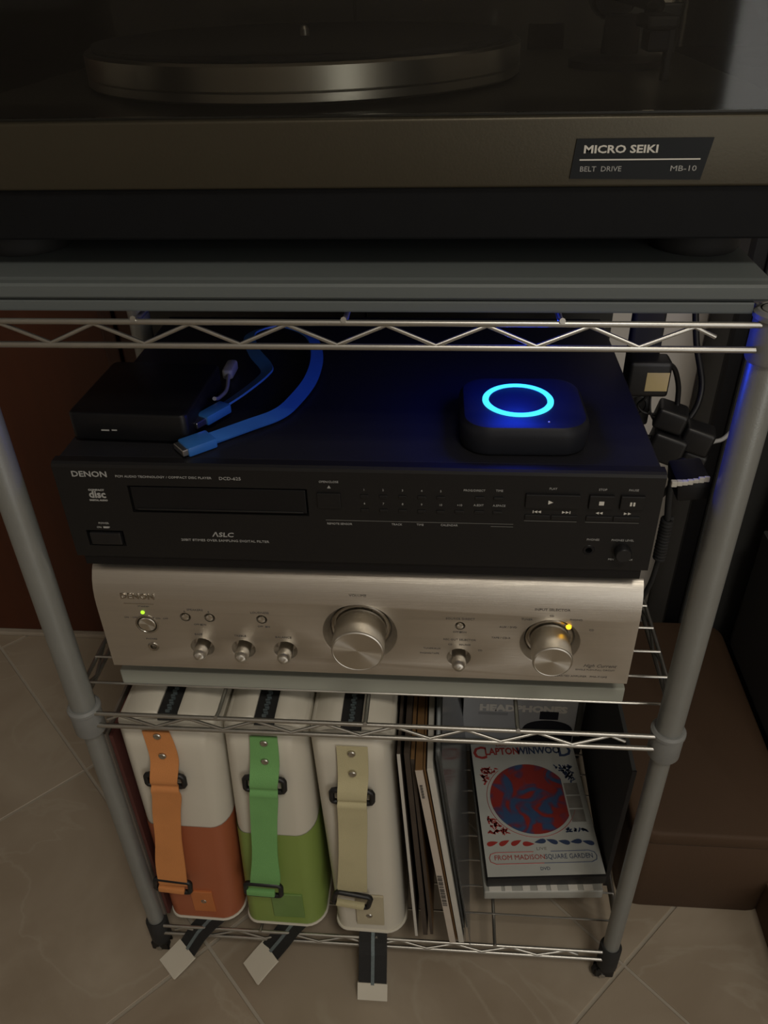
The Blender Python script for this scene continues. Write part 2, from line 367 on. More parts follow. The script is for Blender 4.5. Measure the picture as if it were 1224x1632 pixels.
# ------------------------------------------------------------------ the wire rack
XL, XR, YF, YB = -48.1, 458.8, 0, 300
rack = thing('wire_rack', 'grey tubular rack with three chrome wire shelves on small castors', 'rack', (205, 150, 0))
ZS = (45.1, 396.4, 757.0)
def post_bm(x, y):
    bm = B(); lathe(bm, [(0, 28), (8.6, 28), (8.6, 392), (0, 392)], (x, y, 0), n=28); lathe(bm, [(0, 392), (11, 392), (11, 776), (10, 780), (0, 781)], (x, y, 0), n=28); return bm
post0 = {}
for x in (XL, XR):
    for y in (YF, YB):
        p = obj('post', post_bm(x, y), steelpost, rack, smooth=40)
        for z, r in ((384, 13.6), (748, 13.6)):
            q = obj('collar', lathe(B(), [(9, z), (r-1, z), (r, z+2), (r, z+26), (r+.9, z+27), (r+.9, z+30), (r-1, z+32), (11, z+32)], (x, y, 0), n=28), collarm, p, smooth=40)
        obj('foot_sleeve', lathe(B(), [(0, 22), (9, 22), (11.5, 28), (11.8, 62), (10.5, 65), (8.6, 65)], (x, y, 0), n=24), rubber, p, smooth=40)
        c = obj('castor', box(box(box(B(), x-12, x+8, y-6.8, y-4.9, 8, 22.5, 1.5), x-12, x+8, y+4.9, y+6.8, 8, 22.5, 1.5), x-10, x+9, y-6.8, y+6.8, 21.5, 24, .8), blkm, rack)
        obj('wheel', lathe(B(), [(0, -4.2), (3.5, -4.2), (4, -3.2), (9.5, -3.4), (10.8, -2), (10.8, 2), (9.5, 3.4), (4, 3.2), (3.5, 4.2), (0, 4.2)], (x-4, y, 10.8), (0, 1, 0), 28), rubber, c, smooth=40)
        obj('hub', lathe(B(), [(0, 6.8), (3.4, 6.8), (3.4, 7.6), (0, 8.4)], (x-4, y, 10.8), (0, -1, 0), 16), chrome, c, smooth=40)
xa, xb, ya_, yb_ = -60, 471, -6, 306
def wirecopy(src, dx=0, dy=0, dz=0, name=None):
    o = src.copy(); link(o); o.location = src.location+V(dx, dy, dz)*S; return o
for z in ZS:
    zu = z+15.4
    sh = obj('shelf', tube(B(), [(XL+10, ya_, zu), (XR-10, ya_, zu)], 2.0), chrome, rack, smooth=60)   # the front upper rail carries the rest
    fr = obj('front_rail', tube(B(), [(XL+8, ya_, z), (XR-8, ya_, z)], 2.2), chrome, sh, smooth=60)
    for zz, r in ((zu, 2.0), (z, 2.2)):
        obj('rear_rail', tube(B(), [(XL+8, yb_, zz), (XR-8, yb_, zz)], r), chrome, sh, smooth=60)
        for x in (xa, xb): obj('side_rail', tube(B(), [(x, 12, zz), (x, YB-12, zz)], r), chrome, sh, smooth=60)
    # zigzag wires between the rails
    for y in (ya_, yb_):
        pts = [(-26, y, zu-7)]; x = -14; up = True
        while x < 432: pts.append((x, y, zu-1.2 if up else z+1.2)); x += 30.3; up = not up
        pts.append((min(pts[-1][0]+13, 436), y, z+8)); obj('zigzag_wire', tube(B(), pts, 1.5), chrome, sh, smooth=60)
    for x in (xa, xb):
        pts = []; y = 22; up = True
        while y < 286: pts.append((x, y, zu-1.2 if up else z+1.2)); y += 30; up = not up
        obj('zigzag_wire', tube(B(), pts, 1.5), chrome, sh, smooth=60)
    # support wires running back, their nubs over the front rail
    s0 = None
    for x in (73, 203, 333):
        if s0 is None: s0 = obj('support_wire', tube(B(), [(x, -8, zu+2.6), (x, -6, zu+1.8), (x, 2, zu-.4), (x, 302, zu-.4)], 1.9), chrome, sh, smooth=60)
        else: wirecopy(s0, x-73)
    m0 = None; y = 28
    while y < 290:
        if m0 is None: m0 = obj('mat_wire', tube(B(), [(xa, y, zu+2.6), (xb, y, zu+2.6)], 1.3, 6), chrome, sh, smooth=60)
        else: wirecopy(m0, 0, y-28)
        y += 32.4

# ------------------------------------------------------------------ top shelf: boards and turntable
ZT = 757+15.4+3.9
t = tag(obj('shelf_board', box(B(), -36, 444, 1, 288, ZT, 783.5, 1.2), board, None, origin=(200, 150, ZT)), 'thin dark grey board lying directly on the top wire shelf', 'board')
bm = loft(B(), [[V(x, y, z) for y, z in ((2, 784), (-.5, 786), (-.5, 792.5), (1, 794), (7, 794.2), (10, 795), (300, 795), (300, 784))] for x in (-52, 452)])
t = tag(obj('shelf_board', bm, board, None, origin=(200, 150, 784)), 'upper grey painted board with moulded front edge, right under the turntable', 'board')
tt = thing('turntable', 'belt drive turntable with champagne front, black base and smoked lid', 'turntable', (200, 210, 795))
TX0, TX1, TY = -60, 466, 22
obj('base', box(B(), TX0+3, TX1-3, TY+3, 396, 813, 843, 1.5), plinthb, tt)
obj('plinth', box(B(), TX0, TX1, TY, 400, 843, 880, 1.8, 3), champ, tt, smooth=40)
obj('top_plate', box(B(), TX0+8, TX1-8, TY+8, 394, 880, 881.2), mat('dark_top_plate', (.05, .048, .04), .35, .3), tt)
for x in (-24, 424):
    for y in (77, 352): obj('foot', lathe(B(), [(0, 813), (24, 813), (27, 808), (28.5, 798), (27, 795.2), (0, 795.2)], (x, y, 0)), rubber, tt, smooth=40)
# badge (a leaning four-sided plate)
bx = loft(B(), [[V(332.5, y, 848), V(405, y, 847), V(408.5, y, 868.8), V(334.5, y, 868.8)] for y in (TY-.9, TY+.3)])
bd = obj('badge', bx, mat('badge_black', (.008, .010, .012), .5, spec=.25), tt)
text('MICRO SEIKI', 5.6, (338.5, TY-1.05, 863.2), inkw, bd, align='LEFT', sx=1.32, bold=.14)
text('BELT  DRIVE', 3.9, (337.5, TY-1.05, 853), inkl, bd, align='LEFT', sx=1.1)
text('MB-10', 4.1, (402, TY-1.05, 853), inkl, bd, align='RIGHT', sx=1.35)
obj('rule', box(B(), 337, 403, TY-1.2, TY-.8, 857.6, 858.3), inkw, bd)
PC = (158, 200)
obj('sub_platter', lathe(B(), [(0, 881.3), (120, 881.3), (120, 884), (0, 884)], (*PC, 0), n=72), blk, tt, smooth=30)
pl = obj('platter', lathe(B(), [(0, 884), (153, 884), (155, 885.5), (155, 890), (154, 890.7), (155, 891.4), (155, 904), (153.5, 905.5), (0, 905.5)], (*PC, 0), n=128), mat('platter_aluminium', (.50, .50, .47), .30, 1, .04), tt, smooth=30)
obj('mat', lathe(B(), [(0, 905.6), (149, 905.6), (149.5, 907), (149, 909), (0, 909)], (*PC, 0), n=96), rubber, tt, smooth=30)
obj('spindle', lathe(B(), [(0, 909), (3.4, 909), (3.4, 913), (2, 915), (0, 915.5)], (*PC, 0), n=20), chrome, tt, smooth=30)
ta = obj('tonearm', lathe(B(), [(0, 881.3), (38, 881.3), (38, 886), (30, 889), (14, 890), (13, 915), (0, 915)], (392, 250, 0)), blk, tt, smooth=40)
obj('arm_tube', tube(B(), catmull([(392, 310, 926), (392, 250, 926), (394, 150, 925), (384, 110, 925), (380, 92, 922)]), 4.4, 12), blkm, ta, smooth=60)
obj('counterweight', lathe(B(), [(0, 292), (16, 292), (18, 296), (18, 316), (16, 320), (0, 320)], (392, 0, 926), (0, 1, 0)), blk, ta, smooth=40)
obj('arm_rest', box(box(B(), 404, 410, 150, 158, 881.3, 918, 1.5), 388, 412, 151, 157, 918, 926, 1.5), blk, ta)
obj('headshell', box(B(), 372, 390, 62, 96, 917, 924, 2), blkm, ta)
obj('cartridge', box(B(), 375, 387, 66, 88, 906, 916.8, 1.5), gloss, ta)
obj('control_knob', lathe(B(), [(0, 881.3), (12, 881.3), (12, 892), (11, 893.5), (0, 894)], (-30, 60, 0)), chrome, tt, smooth=40)
bm = B(); th = 3; z0, z1 = 881.6, 953
for a in ((TX0+6, TX1-6, TY+5, TY+5+th, z0, z1), (TX0+6, TX1-6, 390-th, 390, z0, z1), (TX0+6, TX0+6+th, TY+5+th, 390-th, z0, z1), (TX1-6-th, TX1-6, TY+5+th, 390-th, z0, z1), (TX0+6, TX1-6, TY+5, 390, z1, z1+th)): box(bm, *a)
obj('lid', bm, lidm, tt, label='smoked clear acrylic dust cover')
for x in (60, 350): obj('hinge', box(B(), x-16, x+16, 390.3, 402, 868, 902, 2), blk, tt)

# ------------------------------------------------------------------ middle shelf: slab, amplifier, CD player
ZM = 396.4+15.4+3.9
sl = tag(obj('shelf_board', box(B(), -21, 425, 27, 296, ZM, 432.5, 1.2), slabm, None, origin=(200, 150, ZM)), 'pale grey stone-like board under the silver amplifier', 'board')
amp = thing('amplifier', 'silver stereo amplifier with large volume and selector knobs', 'amplifier', (203, 170, 432.5))
AX = -14.4; AW = 434; YA = 9.5; Z0A = 456.3
prof = [(YA+5, Z0A), (YA+.6, Z0A), (YA, Z0A+.8), (YA, 524), (YA+.5, 533), (YA+2, 541), (YA+4.6, 548), (YA+8.5, 554.5), (YA+11.5, 557.5), (YA+13, 558), (YA+13, Z0A)]
face = obj('front_panel', loft(B(), [[V(x, y, z) for y, z in prof[1:]] for x in (AX, AX+AW)]), alu, amp)
dishes = [(200.5, 503, 31, 24.5, 10, 5), (353, 500, 24.5, 19, 8.5, 4), (67, 481.5, 10.6, 8, 8, 3), (102, 481, 10.6, 8, 8, 3), (137.5, 481, 10.6, 8, 8, 3), (281, 480, 10.4, 8, 8, 3)]
cut = []
for x, z, R1, R2, dp, _ in dishes:
    cut.append(obj('cut', lathe(B(), [(0, -6), (R1+1.6, -6), (R1+.3, 0), (R1-.6, .4), (R2+1, dp-2.2), (R2, dp), (0, dp)], (x, YA, z), (0, 1, 0), 64), alu))
for x, z, r in ((24.5, 506, 9), (25, 480.5, 4.6), (58, 515, 4.6), (78, 515, 4.6), (121, 515, 4.6), (281, 515, 4.2)):
    cut.append(obj('cut', lathe(B(), [(0, -6), (r, -6), (r, 4), (0, 4)], (x, YA, z), (0, 1, 0), 32), alu))
boolean(face, cut)
for c in list(D.objects):
    if c.name.startswith('cut'): D.objects.remove(c)
face.data.polygons.foreach_set('use_smooth', [True]*len(face.data.polygons)); face.data.set_sharp_from_angle(angle=math.radians(28))
obj('chassis', box(B(), AX+3, AX+AW-3, YA+13.2, 322, 452, 555, 1.5), mat('silver_grey_steel', (.22, .215, .20), .45, .5), amp)
for x in (20, 385):
    for y in (60, 290): obj('foot', lathe(B(), [(0, 432.6), (17, 432.6), (18, 436), (18, 452), (0, 452)], (x, y, 0), n=28), rubber, amp, smooth=40)
def knob(x, z, r, y_back, L, name, ring=None):
    k = obj(name, lathe(B(), [(0, 0), (r, 0), (r, L-1.2), (r-.4, L-.5), (r-1.2, L), (r-1.6, L-.25), (0, L-1.0)], (x, y_back, z), (0, -1, 0), 64), knobm, amp, smooth=25, origin=(x, y_back, z))
    if ring: obj('knob_ring', lathe(B(), [(ring-2.2, 0), (ring, .3), (ring, 2.2), (ring-.8, 3), (ring-2.2, 2.6), (ring-2.2, 0)], (x, y_back, z), (0, -1, 0), 64), embm, k, smooth=40)
    return k
knob(200.5, 503, 21, YA+9.8, 31, 'volume_knob', 24.3)
knob(353, 500, 15.6, YA+8.3, 30.5, 'selector_knob', 19)
for x, z in ((67, 481.5), (102, 481), (137.5, 481), (281, 480)):
    obj('small_knob', lathe(B(), [(0, 0), (5.8, 0), (5.8, 15), (5.3, 17.5), (4, 19.5), (1.5, 21), (0, 21.2)], (x, YA+7.8, z), (0, -1, 0), 32), knobm, amp, smooth=25, origin=(x, YA, z))
pb = obj('power_button', lathe(B(), [(0, 0), (7.2, 0), (7.2, 4.6), (6.6, 5.2), (0, 4.4)], (24.5, YA+3.9, 506), (0, -1, 0), 40), knobm, amp, smooth=25)
obj('button_bezel', lathe(B(), [(9.4, 0), (9.6, .8), (8.4, 1.2), (7.9, .6), (7.9, 0)], (24.5, YA+.1, 506), (0, -1, 0), 40), embm, pb, smooth=40)
for x, z, r in ((58, 515, 3.6), (78, 515, 3.6), (121, 515, 3.6), (281, 515, 3.3)):
    obj('push_button', lathe(B(), [(0, 0), (r, 0), (r, 3), (r-.7, 4.6), (0, 5.2)], (x, YA+3.9, z), (0, -1, 0), 24), knobm, amp, smooth=40)
obj('headphone_socket', lathe(B(), [(2.5, -3.6), (2.6, .5), (4.3, .9), (4.9, .2), (4.7, 0), (4.5, -3.6)], (25, YA, 480.5), (0, -1, 0), 28), embm, amp, smooth=40)
obj('power_light', lathe(B(), [(0, 0), (1.7, 0), (1.5, .7), (0, 1)], (23, YA, 518.6), (0, -1, 0), 16), greenled, amp, label='glowing green power light')
obj('selector_light', lathe(B(), [(0, 0), (2.3, 0), (2.1, 1.2), (0, 1.7)], (366, YA+.6, 517.5), (0, -1, 0), 16), amberled, amp, label='glowing amber selector light')
yt = YA-.1
text('DENON', 7.0, (21.5, YA+1.0, 534.8), embm, amp, sx=1.12, depth=1.6, bold=.2)
obj('name_plate', box(B(), 9, 34, YA-.15, YA+.5, 527.5, 528), embm, amp)
for s, size, x, z in (('STANDBY', 2.0, 25, 525), ('ON  / OFF', 2.3, 12, 512.7), ('ON   OFF', 2.3, 38, 512.5), ('PHONES', 2.3, 25, 489.3), ('SPEAKERS', 2.8, 67, 523), ('A', 2.4, 58, 521.2), ('B', 2.4, 78, 521.2), ('OFF  ON', 2.4, 69, 507.2), ('LOUDNESS', 2.8, 120, 522), ('OFF  ON', 2.4, 122, 507.2),
        ('BASS', 2.8, 66, 496.2), ('TREBLE', 2.8, 101, 496), ('BALANCE', 2.8, 137, 496), ('VOLUME', 3.2, 200, 541.5), ('SOURCE DIRECT', 2.8, 281, 522.4), ('OFF   ON', 2.4, 281, 508.3),
        ('REC OUT SELECTOR', 2.6, 281, 500), ('CD        SOURCE', 2.2, 281, 494.6), ('TUNER/AUX', 2.3, 259, 489.5), ('PHONO/TAPE', 2.3, 257, 484), ('CD', 2.3, 298, 489), ('INPUT SELECTOR', 3.2, 352, 534),
        ('CD', 2.3, 352, 528.3), ('TUNER', 2.5, 333, 524), ('AUX / DVD', 2.5, 319, 515.3), ('TAPE / CD-R', 2.5, 314, 503.5), ('PHONO', 2.5, 371, 525), ('CD', 2.5, 384, 515), ('SINGLE PUSH-PULL CIRCUIT', 2.3, 392, 471.4), ('INTEGRATED AMPLIFIER   PMA-710AE', 2.6, 379, 463.6)):
    yo = 0 if z < 524 else (YA+.5*(z-524)/9-YA if z < 533 else .5+1.5*(z-533)/8)
    text(s, size, (x, yt+yo, z), ink, amp, sx=1.1)
text('High Current', 4.8, (395, yt, 476), ink, amp, shear=.4)
for x, z in ((30.5, 512.6), (70, 507.2), (124, 507.2), (281.5, 508.3)): obj('mark', box(B(), x-.9, x+.9, yt-.1, yt+.15, z-.9, z+.9), ink, amp)

CX = -16.9; YC = 8.4; CZ0, CZ1 = 568, 660.6
cd = thing('cd_player', 'wide black CD player stacked on top of the silver amplifier', 'CD player', (200, 150, 555))
cf = obj('front_panel', loft(B(), [[V(x, y, z) for y, z in ((YC, 577), (YC, 657.2), (YC+.8, 659.4), (YC+3, 660.6), (YC+10, 660.6), (YC+10, 577))] for x in (CX, CX+434)]), blkface, cd)
obj('lower_panel', box(B(), CX+4, CX+430, YC+2, YC+9, 567, 576.6, .8), blkm, cd)
cut = [obj('cut', box(B(), 36, 168, YC-5, YC+5.5, 619, 642.5), alu), obj('cut', box(B(), -4.5, 24.5, YC-5, YC+5.5, 587, 601.5), alu), obj('cut', lathe(B(), [(0, -5), (3.6, -5), (3.6, 6), (0, 6)], (372, YC, 594.5), (0, 1, 0), 24), alu)]
boolean(cf, cut)
for c in list(D.objects):
    if c.name.startswith('cut'): D.objects.remove(c)
obj('casing', box(B(), CX+2, CX+432, YC+10.2, 296, 567, 660.2, 1.5), casingm, cd)
for x in (20, 380):
    for y in (50, 270): obj('foot', lathe(B(), [(0, 555.1), (15, 555.1), (16, 558), (16, 567), (0, 567)], (x, y, 0), n=28), rubber, cd, smooth=40)
tr = obj('disc_tray', box(B(), 37.5, 166.5, YC+.6, YC+5.4, 620.5, 641, .8), blkm, cd)
obj('tray_lip', box(B(), 40, 164, YC-.1, YC+.7, 620.8, 622.3, .3, 1), blkface, tr)
obj('power_switch', box(B(), -2.5, 22, YC-.6, YC+5.4, 588, 599.5, 1.5), blk, cd)
yk = YC-.1
def btn(x0, x1, z0, z1, nm='button', d=1.6): return obj(nm, box(B(), x0, x1, YC-d, YC+.2, z0, z1, .6), blkface, cd)
btn(175, 192, 627, 640); pbn = btn(323, 360.5, 631.5, 643, 'play_button', 2.2); btn(367, 384, 631.5, 643, 'stop_button', 2.2); btn(388.5, 405, 631.5, 643, 'pause_button', 2.2)
btn(323.5, 341, 620.8, 625, 'skip_button', 1); btn(342, 360.5, 620.8, 625, 'skip_button', 1); btn(366.5, 384.5, 620.8, 625, 'search_button', 1); btn(385.5, 404, 620.8, 625, 'search_button', 1)
for x in (209, 222.6, 236.4, 250, 263.5):
    for z in (637.5, 625.5): btn(x-3, x+3, z-1.4, z+1.4, 'track_button', .9)
for x, z in ((277, 626), (291, 638), (304, 638), (291, 626), (304, 626)): btn(x-3.4, x+3.4, z-1.3, z+1.3, 'track_button', .9)
text('DENON', 6.6, (-3.5, yk, 651.5), inkl, cd, align='LEFT', sx=1.12, bold=.1)
text('PCM AUDIO TECHNOLOGY / COMPACT DISC PLAYER', 2.6, (29, yk, 650.2), inkl, cd, align='LEFT', sx=1.12)
text('DCD-625', 3.6, (105, yk, 650), inkl, cd, align='LEFT', sx=1.12)
text('COMPACT', 2.0, (12, yk, 638), inkl, cd, sx=1.25, bold=.1); text('disc', 8.6, (12, yk, 634), inkl, cd, sx=.95, bold=.25); text('DIGITAL AUDIO', 1.8, (12, yk, 629), inkl, cd, sx=1.05, bold=.1)
text('POWER', 2.3, (11, yk, 608.2), inkl, cd); text('ON    OFF', 2.3, (10, yk, 604.4), inkl, cd); obj('mark', box(B(), 10, 14, yk-.1, yk+.1, 603.7, 605.3), inkl, cd)
text('\u039bSLC', 5.6, (101, yk, 600), inkl, cd, shear=.15, sx=1.25, bold=.1); text('20BIT 8TIMES OVER SAMPLING DIGITAL FILTER', 2.9, (102, yk, 594.6), inkl, cd, sx=1.12)
text('OPEN/CLOSE', 2.4, (184, yk, 649), inkl, cd); text('\u25b2', 3, (184, yk, 644.6), inkl, cd)
for i, x in enumerate((209, 222.6, 236.4, 250, 263.5)): text(str(i+1), 2.4, (x, yk, 643), inkl, cd); text(str(i+6), 2.4, (x, yk, 631.3), inkl, cd)
for s, x, z in (('+10', 277, 631.5), ('PROG/DIRECT', 287, 644.2), ('TIME', 304.5, 644.4), ('A.EDIT', 290.5, 631.8), ('A.SPACE', 305, 631.8), ('PLAY', 341.5, 647), ('STOP', 375.5, 647), ('PAUSE', 396.5, 647), ('PHONES', 374, 604), ('PHONES LEVEL', 395, 604), ('REMOTE SENSOR', 190, 612.8), ('TRACK', 232, 613.4), ('TIME', 249, 613.6), ('CALENDAR', 270, 613.8), ('MIN', 389, 586.5), ('MAX', 402, 586.5)):
    text(s, 2.4, (x, yk, z), inkl, cd)
for x0, x1, z in ((180, 316, 616), (323.5, 360.5, 619.4), (366.5, 404, 619.4), (300, 316, 613.6)): obj('rule', box(B(), x0, x1, yk-.1, yk+.1, z-.15, z+.15), mat('rule_ink', (.16, .16, .15), .6), cd)
def tri(bm, x, z, s, y, d=1):
    vs = [bm.verts.new(p) for p in (V(x-d*s, y, z-s), V(x-d*s, y, z+s), V(x+d*s, y, z))]; bm.faces.new(vs)
bm = B(); tri(bm, 340.5, 637, 1.7, YC-2.35)
box(bm, 373.8, 377.2, YC-2.4, YC-2.1, 635.5, 638.6); box(bm, 395, 396.3, YC-2.4, YC-2.1, 635.3, 638.4); box(bm, 397.2, 398.5, YC-2.4, YC-2.1, 635.3, 638.4)
obj('symbol', bm, inkw, cd)
bm = B(); y = YC-1.15
for x, d in ((331, -1), (333.6, -1), (350.6, 1), (353.2, 1), (374, -1), (376.6, -1), (393.6, 1), (396.4, 1)): tri(bm, x, 627.4, 1.15, y+1, d)
for x in (329.2, 355): box(bm, x-.3, x+.3, y+.9, y+1.1, 626.3, 628.5)
obj('symbol', bm, inkw, cd)
obj('level_knob', lathe(B(), [(0, 0), (6, 0), (6, 6), (5.2, 7), (0, 7)], (396, YC, 594.8), (0, -1, 0), 32), blk, cd, smooth=40)
obj('socket', lathe(B(), [(2.4, -2), (2.4, .4), (4, .4), (4.4, 0), (3.4, -2)], (372, YC, 594.5), (0, -1, 0), 24), blkm, cd, smooth=40)

# things on the CD player
ZC = 660.7
hd = thing('media_box', 'small flat black box on the left of the CD player\'s top', 'media player', (36, 84, ZC))
mm = Matrix.Translation(V(36, 84, 0)) @ Matrix.Rotation(math.radians(-2), 4, 'Z')
obj('housing', rbox(B(), -46, 44, -46, 46, ZC+1.6, ZC+24, 5, 2, mm), blkm, hd, smooth=40)
obj('base_pad', rbox(B(), -40, 38, -40, 40, ZC, ZC+1.6, 4, 0, mm), rubber, hd)
obj('logo', box(box(B(), -22, -16, -46.4, -45.9, ZC+10, ZC+11, 0, 1, mm), -14, -10, -46.4, -45.9, ZC+10.3, ZC+11.2, 0, 1, mm), inkl, hd)

st = thing('streaming_puck', 'small square box with a glowing cyan-blue light ring, right on the CD player', 'streamer', (320, 63, ZC))
mm = Matrix.Translation(V(322, 71, 0)) @ Matrix.Rotation(math.radians(1), 4, 'Z')
rings = []
for z, ins, r in ((0, 3, 18), (1, 1.2, 20), (4, .2, 21), (15, 0, 21), (18.5, .6, 21), (21.5, 3, 19), (22.6, 7, 16)):
    rings.append([mm @ p for p in rrect(-46+ins, 46-ins, -43+ins, 43-ins, r, ZC+z, 8)])
sb = obj('housing', loft(B(), rings), streamm, st, smooth=35)
RC = (318.5, 71, ZC+22.6)
obj('light_ring', lathe(B(), [(21.4, 0), (21.6, 1.2), (22.6, 1.7), (25.2, 1.6), (26, .8), (26, 0)], RC, n=96), ringm, st, label='glowing cyan ring', smooth=60)
ll = D.lights.new('ring_blue_fill', 'POINT'); ll.energy = .34; ll.color = (.01, .05, 1); ll.shadow_soft_size = .018
lo = link(D.objects.new('ring_blue_fill', ll)); lo.parent = st; lo.location = (Vector((RC[0], RC[1], RC[2]+40))-BASE[st.name])*S  # added point light hovering above the ring, strengthens its blue glow on nearby surfaces
obj('touch_disc', lathe(B(), [(0, 1.0), (19.5, 1.0), (21.3, .6), (21.3, 0)], RC, n=64), gloss, st, smooth=40)
obj('status_light', lathe(B(), [(0, 0), (.8, 0), (.7, .4), (0, .5)], (338, 38, ZC+22.7), n=10), inkw, st)

# blue flat cable: one run with a plug at each end, its loop behind
bc = thing('flat_cable', 'bright blue flat cable with two plugs looped on the CD player', 'cable', (110, 90, ZC))
p = catmull([(94, 40, ZC+4), (118, 62, ZC+4), (135, 78, ZC+4), (144, 98, ZC+4), (153, 140, ZC+5), (152, 185, ZC+7), (140, 222, ZC+10), (110, 240, ZC+12), (86, 222, ZC+11), (96, 187, ZC+9), (113, 156, ZC+8), (113, 138, ZC+8), (102, 106, ZC+8), (92, 84, ZC+8)], 8)
side = []
for i, q in enumerate(p):
    d = (p[min(i+1, len(p)-1)]-p[max(i-1, 0)]); d.z = 0; d.normalize(); s = V(-d.y, d.x, 0); 
    side.append(V(s.x*5.2, s.y*5.2, 1.8))
obj('ribbon', ribbon(B(), p, side, 1.6), bluecab, bc)
def plug(cx, cy, cz, ang, metal_len, L=22, W=13):
    mm = Matrix.Translation(V(cx, cy, cz)) @ Matrix.Rotation(math.radians(ang), 4, 'Z')
    k = obj('plug', box(B(), 0, L, -W/2, W/2, 0, 7.5, 1.5, 2, mm), blueplug, bc, smooth=40)
    obj('plug_metal', box(B(), -metal_len, .5, -W/2+1.2, W/2-1.2, 1.4, 6.2, .5, 1, mm), plugmetal, k, label='bare metal contact end')
plug(77, 25, ZC+.2, 42, 4, 23, 18)
plug(82, 61, ZC+4.5, 60, 10, 26, 12)
g = thing('short_cable', 'thin grey cable with a small grey plug behind the blue cable', 'cable', (84, 130, ZC))
obj('wire', tube(B(), catmull([(86, 86, ZC+13.5), (85, 100, ZC+7), (86, 120, ZC+4), (83, 140, ZC+4.5), (81, 150, ZC+4.5)]), 1.6), greycab, g, smooth=60)
obj('connector', rbox(B(), 75.5, 84.5, 148, 172, ZC+.1, ZC+8.5, 3, 1.5), greycab, g, smooth=40)
o = obj('cable_tie', tube(B(), catmull([(318, 150, ZC+1.3), (322, 142, ZC+2.2), (326, 138, ZC+1.6), (331, 133, ZC+1.3)]), 1.3, 6), redm, None, origin=(322, 142, ZC)); tag(o, 'tiny dull red scrap behind the glowing puck', 'scrap')
# black lead beside the CD player
o = thing('coiled_lead', 'black lead with a coiled sleeve hanging beside the CD player\'s right end', 'cable', (445, 100, 440))
bm = B(); pts = []
for k in range(180):
    a = k/180*2*math.pi*13; h = k/180; pts.append((453+4*math.cos(a), 98+4*math.sin(a), 562-h*42))
obj('coil', tube(B(), pts, 1.7, 6), rubber, o, smooth=60)
obj('lead', tube(B(), catmull([(453, 98, 521), (451, 100, 490), (447, 110, 455), (445, 122, 418)]), 2.4), rubber, o, smooth=60)
obj('lead', tube(B(), catmull([(453, 98, 561), (450, 98, 590), (447, 88, 620), (444, 60, 640), (440, 42, 644)]), 2.8), rubber, o, smooth=60)
obj('plug_body', box(B(), -11, 12, -16, 16, -9, 7, 3, 2, Matrix.Translation(V(437, 26, 647)) @ Matrix.Rotation(math.radians(-8), 4, 'Y')), blkm, o, smooth=40)
bm = B()
for k in range(7): box(bm, 421+k*3.6, 424.8+k*3.6, 8.4+R_.uniform(-.6, .6)+k*.3, 12, 650.5+k*.5+R_.uniform(-.5, .5), 654.2+k*.5+R_.uniform(-.6, .6), .4, 1)
obj('torn_tape', bm, tarnish, o, label='torn strip of white tape')

